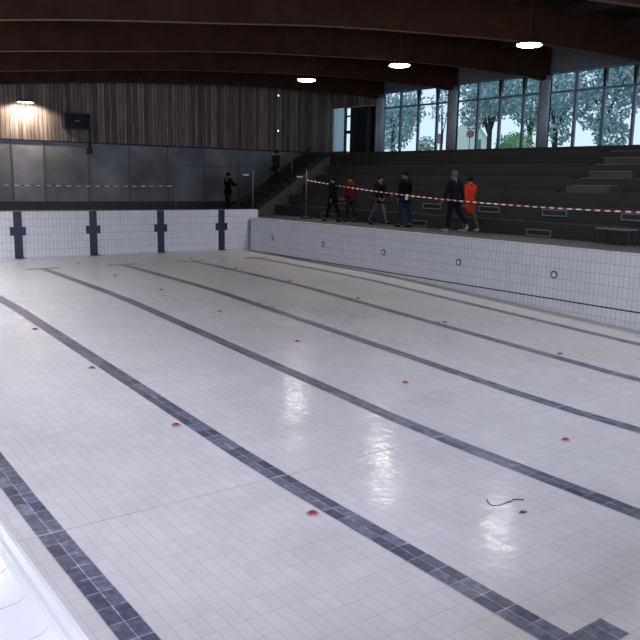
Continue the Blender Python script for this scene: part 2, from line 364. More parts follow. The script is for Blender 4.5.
# cable end and a leaf lying on the floor
z0 = -1.758
pts = [(-9.78, -21.06), (-9.83, -21.12), (-9.85, -21.19), (-9.80, -21.23), (-9.73, -21.23), (-9.66, -21.22), (-9.60, -21.23), (-9.55, -21.21), (-9.50, -21.24), (-9.46, -21.28)]
tag(MB().tube([(a, b, z0) for a, b in pts], .0055, 6).build('cord', simple('brown_cord', (.07, .05, .045), .6), None, True), 'short curved dark cord lying on the pool floor by the bright reflection', 'cord')
m = MB(); m.add([(-9.76, -21.46, z0), (-9.71, -21.45, z0+.012), (-9.66, -21.49, z0), (-9.71, -21.50, z0+.004)], [(0, 1, 2, 3)]); m.add([(-9.76, -21.46, z0-.006), (-9.71, -21.45, z0+.004), (-9.66, -21.49, z0-.006), (-9.71, -21.50, z0-.006)], [(3, 2, 1, 0)])
tag(m.build('dead_leaf', simple('dead_leaf', (.12, .08, .05), .7)), 'small brown dead leaf on the pool floor beside the cord', 'leaf')

# ------------------------------------------------------------------ decks
m = MB(); m.box(.3, XW+.2, YN, YF, -.2, 0)
struct(m.build('floor_deck_right', deck_dark), 'dark narrow pool deck between the right pool wall and the seating')
m = MB(); m.box(XL, .3, .32, YF, -.2, -.001)
struct(m.build('floor_deck_far', deck_dark))
m = MB(); m.box(XL, -PW-.3, YN, .32, -.2, -.012)
struct(m.build('floor_deck_left', deck_white))
m = MB(); m.box(-PW-.3, .3, YN, -PL-.3, -.2, -.001)
struct(m.build('floor_deck_near', deck_white))

# ------------------------------------------------------------------ roof: boarding, beams
xs = [XL + (XW+.3-XL)*k/30 for k in range(31)]
m = MB()
for a, b in zip(xs, xs[1:]):
    za, zb = soffit(a)+1.2, soffit(b)+1.2
    m.quad((a, YN, za), (b, YN, zb), (b, YF+.2, zb), (a, YF+.2, za))
    m.quad((a, YN, za+.2), (a, YF+.2, za+.2), (b, YF+.2, zb+.2), (b, YN, zb+.2))
struct(m.build('ceiling', deck_wood), 'dark brown boarded ceiling between the timber beams')
def beam(y, label):
    m = MB(); n = 40; X0, X1 = XL+.05, XW-.12
    P = [X0+(X1-X0)*k/n for k in range(n+1)]
    vs = []
    for x in P:
        z = soffit(x); t = 1.12
        if x > 8.8: z -= .10*min(1, (x-8.8)/.6)
        vs += [(x, y-.11, z), (x, y+.11, z), (x, y+.11, soffit(x)+t), (x, y-.11, soffit(x)+t)]
    fs = [(0, 1, 2, 3), (4*n, 4*n+3, 4*n+2, 4*n+1)]
    for i in range(n):
        a = 4*i
        for k in range(4): fs.append((a+k, a+4+k, a+4+(k+1) % 4, a+(k+1) % 4))
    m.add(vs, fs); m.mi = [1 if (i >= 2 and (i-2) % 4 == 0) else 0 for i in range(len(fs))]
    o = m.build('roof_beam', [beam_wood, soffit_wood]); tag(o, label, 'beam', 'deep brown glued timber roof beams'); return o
bl = ['deep timber roof beam farthest away, low over the board wall', 'second farthest timber beam, resting on the column left of the middle window',
      'timber beam ending at the column between the middle and right windows', 'arched timber beam crossing above the three lit pendant lamps, its edge falling to the right border',
      'nearest visible timber beam, along the top edge of the photo', 'timber roof beam just outside the top of the photo', 'timber roof beam above the camera position']
for y, lb in zip(PLANES, bl): beam(y, lb)
# purlins
for i, x in enumerate([-17, -14, -11, -8, -5, -2, 1, 4, 7]):
    m = MB(); z = soffit(x)+.85
    m.box(x-.06, x+.06, YN+.1, YF-.05, z, z+.26)
    o = m.build('roof_purlin', deck_wood); struct(o); o.name = 'ceiling_purlin'

# ------------------------------------------------------------------ walls
m = MB()
m.box(XW, XW+.3, YN, 6.9, 0, 2.72); m.box(XW, XW+.3, YN, YF, 5.78, 7.1)
m.box(XW, XW+.3, 6.9, YF, 0, 3.0)
struct(m.build('wall_right', plaster), 'dark fascia and sill wall of the window side')
m = MB(); m.box(XL-.2, XW+.3, YF, YF+.25, 2.93, 7.1)
struct(m.build('wall_far_boards', boards), 'weathered vertical timber board cladding on the upper far wall')
m = MB(); m.box(XL-.2, XW+.3, YF, YF+.25, 0, 2.93)
struct(m.build('wall_far', plaster))
m = MB(); m.box(XL, XW, YF-.10, YF, 2.86, 2.93)
struct(m.build('trim_4', dark_metal), 'dark rail dividing timber boards from the glazing below')
m = MB(); m.box(XL, XW, YF-.12, YF, 0, .36)
struct(m.build('baseboard_far', simple('plinth', (.05, .052, .055), .6)), 'dark plinth under the far glazing')
# upper board bulkhead over the cabinet on the window wall, with its white edge
m = MB(); m.box(XW-.08, XW, 4.15, YF, 5.22, 6.6)
struct(m.build('wall_right_boards', boards), 'board clad bulkhead above the dark cabinet')
m = MB(); m.box(XW-.11, XW-.07, 4.1, 7.0, 5.17, 5.24); m.box(XW-.12, XW-.06, 4.08, 4.16, 5.17, 6.0)
struct(m.build('trim_5', pale_metal), 'pale metal edge under and beside the board bulkhead')
# left and near walls with glazing
m = MB(); m.box(XL-.2, XL, YN, YF, 0, .6); m.box(XL-.2, XL, YN, YF, 3.4, 4.6)
for y in [YN+k*3.1 for k in range(13)]: m.box(XL-.2, XL, y, y+.2, .6, 3.4)
struct(m.build('wall_left', plaster))
m = MB(); m.box(XL, XW, YN-.2, YN, 0, .6); m.box(XL, XW, YN-.2, YN, 3.4, 7.1)
for x in [XL+k*3. for k in range(10)]: m.box(x, x+.2, YN-.2, YN, .6, 3.4)
struct(m.build('wall_near', plaster))
MB().box(XL-.12, XL-.1, YN, YF, .6, 3.4).build('window_21', clear_glass)['kind'] = 'structure'
MB().box(XL, XW, YN-.12, YN-.1, .6, 3.4).build('window_22', clear_glass)['kind'] = 'structure'

# dark glazing panels of the far wall
n = 0; x = XL+.05
widths = [1.55, 1.55, 1.55, 1.55, 1.55, 1.6, 1.6, 1.6, 1.6, 1.35, 1.95, 1.95, 1.85, 1.9, 1.55, 1.55, 1.4]
edges = [-19.5, -17.9, -16.3, -14.7, -13.1, -11.5, -9.9, -8.3, -6.72, -5.41, -3.5, -1.6, .3, 2.2, 4.1, 6.0, 7.9, 9.9]
for i, (a, b) in enumerate(zip(edges, edges[1:])):
    o = MB().box(a, a+.035, YF-.075, YF-.01, .36, 2.86).box(b-.035, b, YF-.075, YF-.01, .36, 2.86).build('window_%d' % (30+i), glaze_frame); o['kind'] = 'structure'
    MB().box(a+.035, b-.035, YF-.055, YF-.03, .36, 2.86).build('pane', glaze_c if i == 8 else (glaze_a if i % 2 else glaze_b), o)
o = MB().tube([(1.2, YF-.14, 2.02), (4.3, YF-.14, 2.05)], .014, 8).build('tube_reflection', grey_metal)  # thin bar stands in for a lamp tube mirrored in the glass
tag(o, 'lamp tube reflection built as a thin pale bar on the far dark glazing beside the standing person', 'reflection')

# ------------------------------------------------------------------ window side: columns, frames, panes
def window_bay(y_far, y_near, num):
    o = MB(); x0, x1 = XW+.02, XW+.12
    w = (y_far-y_near); ms = [y_near+w*k/4 for k in range(5)]
    for k, y in enumerate(ms):
        t = .07; o.box(x0, x1, y-t/2-.02, y+t/2+.02, 2.72, 5.78)
    for z in (2.72, 4.98, 5.70): o.box(x0-.01, x1+.01, y_near, y_far, z, z+.075)
    ob = o.build('window_%d' % num, frame_paint); struct(ob, None)
    for k in (1, 2):                                  # tapered struts above the transom
        y = ms[k]; b = MB()
        b.add([(x0-.02, y-.09, 5.70), (x0-.02, y+.09, 5.70), (x0-.02, y+.04, 5.05), (x0-.02, y-.04, 5.05), (x1, y-.09, 5.70), (x1, y+.09, 5.70), (x1, y+.04, 5.05), (x1, y-.04, 5.05)],
              [(0, 1, 2, 3), (7, 6, 5, 4), (0, 4, 5, 1), (1, 5, 6, 2), (2, 6, 7, 3), (3, 7, 4, 0)])
        b.build('strut', dark_metal, ob)
    MB().box(XW+.065, XW+.075, y_near, y_far, 2.75, 5.75).build('pane', clear_glass, ob)
wl = {1: 'leftmost tall window bay beside the dark cabinet', 2: 'middle window bay showing the road sign and white house', 3: 'right window bay behind the seating stairs'}
for i, (a, b) in enumerate(zip(PLANES, PLANES[1:])):
    window_bay(a, b, i+1)
struct(MB().box(XW+.02, XW+.1, YN, PLANES[-1], 2.72, 5.78).build('window_8', frame_paint))
# far corner strip: frosted panel and a narrow window
ob = MB().quad((XW+.03, 7.0, 2.95), (XW+.03, 7.96, 2.95), (XW+.03, 7.96, 5.22), (XW+.03, 7.0, 5.22)).build('window_9', frosted); struct(ob, 'pale blue frosted panel in the far corner of the window side')
ob = MB().box(XW-.02, XW+.1, 6.9, 7.0, 2.7, 5.22).box(XW-.02, XW+.1, 4.0, 6.2, 2.7, 5.22).box(XW-.03, XW+.1, 6.2, 6.9, 3.9, 4.05).box(XW-.03, XW+.1, 6.2, 6.9, 4.75, 4.82).build('window_10', dark_metal)
struct(ob, 'narrow window strip between frosted panel and cabinet')
MB().box(XW+.04, XW+.05, 6.2, 6.9, 2.7, 5.22).build('pane', clear_glass, ob)
cn = ['round column left of the leftmost window, next to the cabinet', 'round column between the left and middle windows', 'round column between the middle and right windows',
      'round column beyond the right border of the photo', 'round column far beyond the right border', 'sixth round column along the window side', 'round column nearest the near wall']
for y, lb in zip(PLANES, cn):
    o = empty('column', (XW-.24, y, 2.66)); tag(o, lb, 'column', 'round columns along the window wall')
    MB().lathe((0, 0, 0), [(.215, 0), (.215, 2.80)], 28).build('shaft', column_paint, o, True)
    MB().box(-.19, .19, -.19, .19, 2.80, 2.98).build('bearing', dark_metal, o)
# cabinet box and pole
o = empty('service_cabinet', (9.5, 4.82, 2.663)); tag(o, 'tall dark cabinet standing on the top of the seating by the left column', 'cabinet')
MB().box(-.3, .3, -.68, .68, 0, 2.42).build('body', black, o, bevel=.02)
MB().box(-.325, -.302, -.64, -.02, .06, 2.36).build('door', dark_metal, o); MB().box(-.325, -.302, .02, .64, .06, 2.36).build('door', dark_metal, o)
o = MB().tube([(9.45, 3.71, 2.662), (9.45, 3.71, 5.15)], .04, 10).build('standpipe', pale_metal, None, True); tag(o, 'pale vertical pipe at the right edge of the dark cabinet', 'pipe')

# ------------------------------------------------------------------ grandstand
GE = 1.75                                              # far end of the stand
R_, D_ = .42, .71
gs = empty('grandstand', (2.3, GE, 0)); tag(gs, 'dark concrete tiered seating rising from the deck to the windows', 'grandstand')
def g(x0, x1, y0, y1, z0, z1, name, mat): return MB().box(x0-2.3, x1-2.3, y0-GE, y1-GE, z0, z1).build(name, mat, gs)
XB = 2.3+5*D_+.45
for k in range(6):
    g(2.3+k*D_, 2.3+(k+1)*D_ if k < 5 else XW, YN+.05, GE, 0 if k == 5 else 0, (k+1)*R_, 'tier', concrete)
g(6.2, 6.45, YN+.05, GE, 6*R_, 2.72, 'parapet', concrete)
g(6.45, XW, YN+.05, GE, 6*R_, 2.66, 'walkway', concrete)
g(5.62, XW, GE+.1, 3.92, 0, 2.66, 'landing', concrete)
g(8.6, XW, 3.92, YF-.13, 0, 2.66, 'landing', concrete)
# thin seat boards along the tiers
for k in range(1, 6):
    for (a, b) in ((GE-.3, -11.35), (-12.9, YN+.6)):
        g(2.3+k*D_+.02, 2.3+k*D_+.32, b, a, (k+1)*R_-.0, (k+1)*R_+.035, 'seat_board', simple('dark_seat_board', (.02, .019, .017), .6) if 'dark_seat_board' not in MATS else MATS['dark_seat_board'])
# aisle of half steps
ya, yb = -13.2, -11.77
g(3.75, 4.09, ya, yb, 3*R_, 3*R_+.212, 'landing_block', concrete_l)
for k in range(3, 6):
    x = 2.3+k*D_
    g(x-.34, x, ya, yb, k*R_, k*R_+.21, 'half_step', concrete_l)
    MB().box(x-2.3-.03, x-2.3+.04, ya-GE, yb-GE, (k+1)*R_, (k+1)*R_+.014).build('step_edge', simple('worn_edge', (.17, .16, .14), .6) if 'worn_edge' not in MATS else MATS['worn_edge'], gs)
    MB().box(x-2.3-.37, x-2.3-.30, ya-GE, yb-GE, k*R_+.21, k*R_+.224).build('step_edge', MATS['worn_edge'], gs)
# ventilation grilles in the two lowest risers
def grille(xf, y, z, w=.86, h=.19):
    e = MB(); x0 = xf-2.3-.02; yy = y-GE; t = .028
    e.box(x0, x0+.02, yy-w/2, yy+w/2, z-h/2, z-h/2+t); e.box(x0, x0+.02, yy-w/2, yy+w/2, z+h/2-t, z+h/2)
    e.box(x0, x0+.02, yy-w/2, yy-w/2+t, z-h/2+t, z+h/2-t); e.box(x0, x0+.02, yy+w/2-t, yy+w/2, z-h/2+t, z+h/2-t)
    fr = e.build('vent_frame', MATS.get('vent_frame_grey') or simple('vent_frame_grey', (.15, .16, .17), .4), gs)
    s = MB()
    for q in range(5):
        zz = z-h/2+t+.012+q*(h-2*t)/5; s.box(x0+.006, x0+.02, yy-w/2+t, yy+w/2-t, zz, zz+.015)
    s.box(x0+.016, x0+.021, yy-w/2+t, yy+w/2-t, z-h/2+t, z+h/2-t)
    s.build('slats', black, fr)
for y in (-2.0, -7.05, -12.02, -16.9): grille(2.3, y, .13)
for y in (-1.9, -6.95, -9.5, -11.98, -14.55, -17.2): grille(3.01, y, .68)
MB().box(-.02, .0, -14.85-GE, -14.2-GE, .02, .17).build('vent_recess', black, gs)
# stair along the far end of the stand
SX, RUN = 1.45, .345
st = empty('end_staircase', (SX, 2.3, 0)); tag(st, 'staircase climbing along the far end of the seating with grey sloping parapet', 'staircase')
for k in range(12):
    MB().box(k*RUN, k*RUN+RUN+.005, .13, 1.5, 0, (k+1)*.222).build('step', concrete, st)
def slope_wall(y0, y1, x0, h0, h1, mat, name):
    b = MB(); L = 12*RUN; z1 = 2.664
    P = [(x0, 0), (L, 0), (L, z1+h1), (x0, max(.02, z1*x0/L+h0))]
    b.add([(x, y0, z) for x, z in P]+[(x, y1, z) for x, z in P], [tuple(range(4))[::-1], tuple(range(4, 8))] + [(i, (i+1) % 4, 4+(i+1) % 4, 4+i) for i in range(4)])
    b.build(name, mat, st)
slope_wall(0, .12, .3, -.08, -.08, concrete_m, 'inner_parapet')
slope_wall(1.51, 1.6, 0, .30, .30, concrete, 'outer_parapet')

# barrier posts and tape
def post(x, y, z, h, label, base=True, sign=True):
    o = empty('barrier_post', (x, y, z)); tag(o, label, 'post', 'slim posts by the far right corner')
    MB().tube([(0, 0, .05), (0, 0, h)], .024, 10).build('pole', MATS.get('post_grey') or simple('post_grey', (.10, .11, .12), .4), o, True)
    MB().lathe((0, 0, h), [(.034, -.03), (.036, .0), (.02, .02)], 12).build('cap', dark_metal, o, True)
    if base: MB().lathe((0, 0, 0), [(.24, 0), (.24, .05), (.16, .10), (.05, .12)], 20).build('base', dark_metal, o, True)
    if sign:
        s = MB().box(-.46, -.20, -.02, .02, h-.32, h-.265).build('sign_plate', pale_metal, o, bevel=.006)
        MB().tube([(-.22, 0, h-.295), (0, 0, h-.295)], .010, 6).build('arm', dark_metal, o)
post(1.72, -1.37, 0, 1.88, 'slim grey post on dark base where the striped tape starts')
post(.75, 1.0, 0, 1.92, 'slim grey post behind the far right pool corner')
post(3.95, 2.95, 1.56, 1.2, 'slim grey post standing beside the end staircase', base=False, sign=False)
post(-2.65, 1.0, 0, 1.45, 'faint slim post behind the far pool wall where the left tape ends', sign=False)
post(-10.6, 1.0, 0, 1.45, 'slim post behind the far wall beyond the left border', sign=False)
post(.2, -19.5, 0, 1.2, 'slim post holding the striped tape beyond the right border', sign=False)

def tape(name, label, a, b, sag, dash, twist=.0, wdt=.05):
    m = MB(); a, b = Vector(a), Vector(b); L = (b-a).length; n = int(L/dash)*2
    def P(t): p = a.lerp(b, t); p.z -= sag*4*t*(1-t); return p
    d = (b-a).normalized(); side = Vector((0, 0, 1)).cross(d).normalized()
    for i in range(n):
        p, q = P(i/n), P((i+1)/n)
        def off(t):
            an = twist*math.sin(t*37)+.25; return (math.cos(an)*Vector((0, 0, 1)) + math.sin(an)*side)*wdt/2
        o0, o1 = off(i/n), off((i+1)/n); th = side*.0015
        m.add([p-o0-th, q-o1-th, q+o1-th, p+o0-th, p-o0+th, q-o1+th, q+o1+th, p+o0+th],
              [(0, 1, 2, 3), (7, 6, 5, 4), (0, 4, 5, 1), (3, 2, 6, 7)], i % 2)
    return tag(m.build(name, [MATS['tape_white'], MATS['tape_red']]), label, 'barrier tape')
simple('tape_white', (.85, .82, .82), .5, vary=.03); simple('tape_red', (.30, .012, .025), .5, vary=.05)
tape('barrier_tape', 'red and white striped tape stretched along the right deck in front of the people', (1.72, -1.40, 1.47), (.2, -19.5, .98), .27, .28, .5, .036)
tape('barrier_tape', 'red and white striped tape across the far deck behind the pool end wall', (-10.6, 1.0, 1.14), (-2.65, 1.0, 1.16), .03, .34, .6, .022)

# low bench on the deck and small wall knob
o = empty('metal_bench', (2.02, -14.65, 0)); tag(o, 'low metal framed bench on the deck against the seating, right side', 'bench')
MB().box(-.17, .17, -.48, .48, .36, .40).build('seat', dark_metal, o)
e = MB(); e.tube([(-.18, -.5, .40), (-.18, .5, .40), (.18, .5, .40), (.18, -.5, .40), (-.18, -.5, .40)], .014, 8); e.build('rim', grey_metal, o)
for sx in (-.15, .15):
    for sy in (-.44, .44): MB().tube([(sx, sy, 0), (sx, sy, .37)], .016, 8).build('leg', black, o)
tag(MB().lathe((3.0, -13.68, 1.02), [(.05, 0), (.05, -.03), (.03, -.05)], 14, 'x').build('wall_lamp', grey_metal), 'small round pale fitting on the seating riser below the stair block', 'fitting') if False else None

# ------------------------------------------------------------------ pendant lamps
lamp_glow = emis('lamp_glow', (1, .90, .74), 30)
def pendant(x, y, z, power, label):
    top = soffit(x)+.85
    o = empty('pendant_lamp', (x, y, z)); tag(o, label, 'lamp', 'round pendant lamps in rows under the roof')
    MB().lathe((0, 0, 0), [(.32, .0), (.325, .015), (.26, .05), (.12, .08), (.05, .14)], 28).build('shade', dark_metal, o, True)
    MB().lathe((0, 0, 0), [(.03, -.06), (.16, -.055), (.27, -.04), (.325, -.015), (.325, .0), (.31, .02)], 28).build('diffuser', lamp_glow, o, True)
    MB().tube([(0, 0, .12), (0, 0, top-z)], .007, 8).build('stem', dark_metal, o)
    l = bpy.data.lights.new('lamp_light', 'AREA'); l.shape = 'DISK'; l.size = .5; l.energy = power; l.color = (.96, .95, 1); l.spread = math.radians(150)
    lo = bpy.data.objects.new('lamp_light', l); C.objects.link(lo); lo.location = (x, y, z-.08)
for y, lb in zip((-1.9, -7.0, -12.1, -17.3, -22.4), ('lit pendant lamp farthest away, leftmost of the three', 'lit pendant lamp in the middle of the three, above the left window',
                 'nearest and rightmost lit pendant lamp, above the middle window', 'pendant lamp beyond the right border', 'pendant lamp nearest the near wall')): pendant(1.28, y, 5.1, 45, lb)
for k, lb in enumerate(('nearest the camera', 'second from the camera', 'third from the camera', 'third from the far wall', 'second from the far wall', 'nearest the far wall')):
    pendant(-13.6, -24.0+4.6*k, 3.75, (58, 72, 105, 160, 260, 290)[k], 'added unseen fill lamp over the left pool edge, ' + lb)  # row added out of view to brighten the pool floor

for y, lb in ((-17.3, 'farther'), (-22.4, 'nearer')): pendant(-6.2, y, 4.85, 60, 'added unseen fill lamp over the middle lanes, the ' + lb + ' of two')  # two more unseen lamps, added as fill for the middle of the floor

# ------------------------------------------------------------------ things on the far wall
o = empty('wall_floodlight', (-6.1, YF, 4.45)); tag(o, 'twin wall light washing the timber boards at the far left', 'lamp')
MB().box(-.32, .32, -.10, 0, -.02, .05).build('bracket', dark_metal, o)
for s in (-1, 1):
    MB().box(s*.17-.14, s*.17+.14, -.24, -.08, -.02, .06).build('housing', dark_metal, o, bevel=.01)
    MB().box(s*.17-.13, s*.17+.13, -.25, -.09, -.045, -.02).build('diffuser', emis('flood_glow', (1, .95, .88), 14) if 'flood_glow' not in MATS else MATS['flood_glow'], o)
    l = bpy.data.lights.new('flood', 'SPOT'); l.energy = 230; l.color = (1, .87, .74); l.spot_size = math.radians(130); l.spot_blend = .5; l.shadow_soft_size = .08
    lo = bpy.data.objects.new('flood_light', l); C.objects.link(lo); lo.location = (-6.1+s*.17, YF-.5, 4.36); lo.rotation_euler = Vector((s*.2, .4, -1)).to_track_quat('-Z', 'Y').to_euler()
o = empty('loudspeaker', (-4.04, YF, 3.77)); tag(o, 'black loudspeaker box hung on the timber boards', 'loudspeaker')
MB().box(-.56, .56, -.42, -.04, -.33, .33).build('cabinet', black, o, bevel=.02)
MB().box(-.52, .52, -.435, -.42, -.29, .29).build('grille', simple('speaker_cloth', (.012, .013, .02), .8), o)
MB().box(-.1, .1, -.045, -.003, -.1, .1).build('bracket', dark_metal, o)
MB().box(-.09, .09, -.44, -.435, -.02, .02).build('badge', grey_metal, o)
o = empty('hanging_cable', (-3.5, YF-.15, 3.4)); tag(o, 'dark cable with a connector hanging below the loudspeaker over the glazing', 'cable')
MB().tube([(.1, 0, .1), (.08, -.0, -.3), (.10, .0, -.75)], .035, 8).build('wire', black, o, True); MB().box(-.08, .18, -.06, .06, -.98, -.74).build('connector', black, o, bevel=.02)
for z, lb in ((5.63, 'small bright spotlight high on the timber boards, upper of two'), (3.9, 'small bright spotlight on the timber boards, lower of two')):
    o = empty('wall_spotlight', (6.36, YF, z)); tag(o, lb, 'spotlight', 'small spotlights on the timber boards')
    MB().lathe((0, 0, 0), [(.05, 0), (.05, -.08), (.09, -.10), (.09, -.2)], 14, 'y').build('housing', dark_metal, o)
    MB().lathe((0, 0, 0), [(.055, -.205), (.05, -.215), (.01, -.22)], 12, 'y').build('lens', emis('spot_lens', (.9, .95, 1), 1.2) if 'spot_lens' not in MATS else MATS['spot_lens'], o)
tag(MB().tube([(6.36, YF-.03, 5.55), (6.33, YF-.03, 4.0)], .014, 6).build('conduit', dark_metal), 'thin conduit joining the two small wall spotlights', 'conduit')

# ------------------------------------------------------------------ people
def skin_mesh(name, verts, edges, radii, mat, parent, levels=1, root=0):
    me = bpy.data.meshes.new(name); me.from_pydata([tuple(v) for v in verts], edges, [])
    tmp = bpy.data.objects.new('tmp', me); C.objects.link(tmp)
    tmp.modifiers.new('s', 'SKIN').use_smooth_shade = True
    sv = me.skin_vertices[0].data
    for i, r in enumerate(radii):
        sv[i].radius = r if isinstance(r, tuple) else (r, r); sv[i].use_root = (i == root)
    ss = tmp.modifiers.new('u', 'SUBSURF'); ss.levels = levels; ss.render_levels = levels
    dg = bpy.context.evaluated_depsgraph_get(); dg.update()
    nm = bpy.data.meshes.new_from_object(tmp.evaluated_get(dg)); nm.name = name
    C.objects.unlink(tmp); bpy.data.objects.remove(tmp); bpy.data.meshes.remove(me)
    nm.materials.clear(); nm.materials.append(mat)
    for p in nm.polygons: p.use_smooth = True; p.material_index = 0
    o = bpy.data.objects.new(name, nm); C.objects.link(o)
    if parent: o.parent = parent
    return o
skin_m = simple('skin', (.19, .11, .08), .7, spec=.2, vary=.05)
def person(loc, rz, label, top, legs, hair, shoe, H=1.72, stride=(.3, -.3), knee=(.1, .35), arms=((.25, .3), (-.2, .3)), lean=.03, hood=None, long_coat=0, hold=None, hair_len=.0, skirtless=True, bulky=1.0):
    s = H/1.72
    o = empty('person', loc, rz); tag(o, label, 'person')
    def V(x, y, z): return Vector((x, y, z))
    # legs
    hips, knees, ankles, toes = [], [], [], []
    for i, sx in enumerate((-1, 1)):
        h = V(sx*.095, 0, 0); a = stride[i]; k = h + .43*V(sx*.005, math.sin(a), -math.cos(a)); b = a-knee[i]
        an = k + .41*V(0, math.sin(b), -math.cos(b))
        fa = b*.9 if knee[i] > .3 else max(-.5, min(.15, b*.3))
        t = an + V(0, .17*math.cos(fa), .17*math.sin(fa)-.045)
        hips.append(h); knees.append(k); ankles.append(an); toes.append(t)
    low = min(min(a.z-.075, t.z-.03) for a, t in zip(ankles, toes)); dz = -low
    up_ = V(0, 0, dz)
    for L in (hips, knees, ankles, toes):
        for i in range(2): L[i] = L[i]+up_
    ln = lambda z: lean*z
    pel = V(0, 0, dz+.02); wa = pel+V(0, ln(.18), .18); ch = pel+V(0, ln(.38), .38); nk = pel+V(0, ln(.53), .53); hd = pel+V(0, ln(.53)+.02, .66); cr = pel+V(0, ln(.53)+.015, .755)
    sh, el, wr, pm = [], [], [], []
    for i, sx in enumerate((-1, 1)):
        q = ch + V(sx*.185, 0, .09); a, b = arms[i]
        e_ = q + .28*V(sx*.14, math.sin(a), -math.cos(a)); c = a+b
        ww = e_ + .25*V(-sx*.02, math.sin(c), -math.cos(c)); p = ww + .07*V(0, math.sin(c+.1), -math.cos(c+.1))
        sh.append(q); el.append(e_); wr.append(ww); pm.append(p)
    # body: one continuous mesh
    vs = [pel, wa, ch, nk, hd, cr]; ed = [(0, 1), (1, 2), (2, 3), (3, 4), (4, 5)]; rd = [(.14, .10), (.125, .09), (.15, .10), .055, (.075, .09), (.06, .07)]
    def addc(base, pts, rs):
        p = base
        for q, r in zip(pts, rs):
            vs.append(q); rd.append(r); ed.append((p, len(vs)-1)); p = len(vs)-1
        return p
    addc(4, [hd+V(0, .10, -.02)], [.018]); addc(4, [hd+V(0, .075, -.075)], [.03])
    for sx in (-1, 1): addc(4, [hd+V(sx*.088, -.005, -.005)], [.018])
    for i, sx in enumerate((-1, 1)):
        addc(0, [hips[i], knees[i], ankles[i], toes[i]], [.085, .055, .038, .03])
        w_ = addc(2, [sh[i], el[i], wr[i], pm[i]], [.058, .042, .028, (.03, .016)])
        d = (pm[i]-wr[i]).normalized(); side = V(0, 1, 0) if abs(d.y) < .7 else V(0, 0, 1); side = (side-side.dot(d)*d).normalized(); inn = V(-sx, 0, 0)
        for q, (of, ln_) in enumerate(((-.028, .055), (-.010, .066), (.010, .062), (.026, .048))):
            addc(w_, [pm[i]+side*of+d*.03, pm[i]+side*of*1.1+d*(.03+ln_*.55)+inn*.008, pm[i]+side*of*1.1+d*(.03+ln_*.9)+inn*.028], [.009, .008, .007])
        addc(w_-0, [pm[i]+side*.035-d*.02, pm[i]+side*.055+d*.015+inn*.012], [.011, .009])
    S = lambda L: [v*s for v in L]
    RS = lambda L: [tuple(q*s for q in r) if isinstance(r, tuple) else r*s for r in L]
    body = skin_mesh('body', S(vs), ed, RS(rd), skin_m, o, 1)
    ex = .022*bulky
    # jacket / top
    tv = [pel+V(0, 0, .0-long_coat*.0), wa, ch, nk+V(0, -.005, .0)]; te = [(0, 1), (1, 2), (2, 3)]; tr = [(.155+ex, .115+ex), (.14+ex, .10+ex), (.155+ex, .11+ex), .07]
    tv.append(pel-V(0, 0, .10)); te.append((0, 4)); tr.append(.155+ex*.5)
    if long_coat: tv.append(pel-V(0, 0, .10+long_coat)); te.append((4, 5)); tr.append(.185+ex)
    for i in range(2):
        b0 = len(tv); tv += [sh[i], el[i], wr[i]]; te += [(2, b0), (b0, b0+1), (b0+1, b0+2)]; tr += [.062+ex, .05+ex, .036+ex*.6]
    skin_mesh('jacket' if bulky >= 1 else 'top', S(tv), te, RS(tr), top, o, 1)
    # trousers
    lv = [pel-V(0, 0, .03)]; le = []; lr = [(.145, .105)]
    for i in range(2):
        b0 = len(lv); lv += [hips[i]-V(0, 0, .05), knees[i], ankles[i]+V(0, 0, .02)]; le += [(0, b0), (b0, b0+1), (b0+1, b0+2)]; lr += [.10, .072, .055]
    skin_mesh('trousers', S(lv), le, RS(lr), legs, o, 1)
    for i in range(2):
        skin_mesh('shoe', S([ankles[i]-V(0, .03, .035), toes[i]-V(0, .06, .0), toes[i]+V(0, .03, .0)]), [(0, 1), (1, 2)], RS([.045, .045, .035]), shoe, o, 1)
    # hair: cap shell over crown and back of the head
    hm = MB(); nu, nv = 16, 9; cc = (hd+V(0, -.012, .028))*s
    for j in range(nv+1):
        th = PI*.5*j/nv*(1.42+hair_len)
        for i in range(nu):
            ph = 2*PI*i/nu; fwd = math.sin(ph); tt = th*(1 if fwd < .2 else 1-.42*(fwd-.2))
            r = 1+.03*math.sin(5*ph+j)
            hm.v.append((cc.x+s*.092*r*math.sin(tt)*math.cos(ph), cc.y+s*.107*r*math.sin(tt)*math.sin(ph), cc.z+s*.105*r*math.cos(tt)))
    for j in range(nv):
        for i in range(nu): hm.f.append((j*nu+i, j*nu+(i+1) % nu, (j+1)*nu+(i+1) % nu, (j+1)*nu+i)); hm.mi.append(0)
    hm.build('hair', hair, o, True)
    if hood:
        skin_mesh('hood', S([nk+V(0, -.07, .0), nk+V(0, -.11, -.06), nk+V(.07, -.05, .0), nk+V(-.07, -.05, .0)]), [(0, 1), (0, 2), (0, 3)], RS([.05, .055, .04, .04]), hood, o, 1)
    return o, pm, s
cloth = lambda n, c: simple(n, c, .9, spec=.08, vary=.15, scale=12)
navy = cloth('navy_cloth', (.006, .008, .016)); blk = cloth('black_cloth', (.006, .006, .007)); jean = cloth('dark_jeans', (.013, .025, .05)); maroon = cloth('maroon_cloth', (.085, .012, .010))
grey_t = cloth('grey_trousers', (.085, .085, .10)); red_c = cloth('orange_red_cloth', (.42, .036, .014)); olive = cloth('khaki_trousers', (.055, .048, .035)); darkg = cloth('charcoal_cloth', (.015, .015, .019))
hair_d = cloth('dark_hair', (.010, .008, .007)); hair_g = cloth('grey_hair', (.085, .08, .078)); shoe_d = cloth('dark_shoe', (.01, .01, .012)); shoe_l = cloth('light_shoe', (.30, .30, .31))
person((1.48, -3.40, 0), .25, 'leftmost person on the right deck, all in dark clothes, mid-stride under the tape', blk, blk, hair_d, shoe_d, 1.66, (.32, -.3), (.1, .15), ((-.3, .3), (.35, .4)))
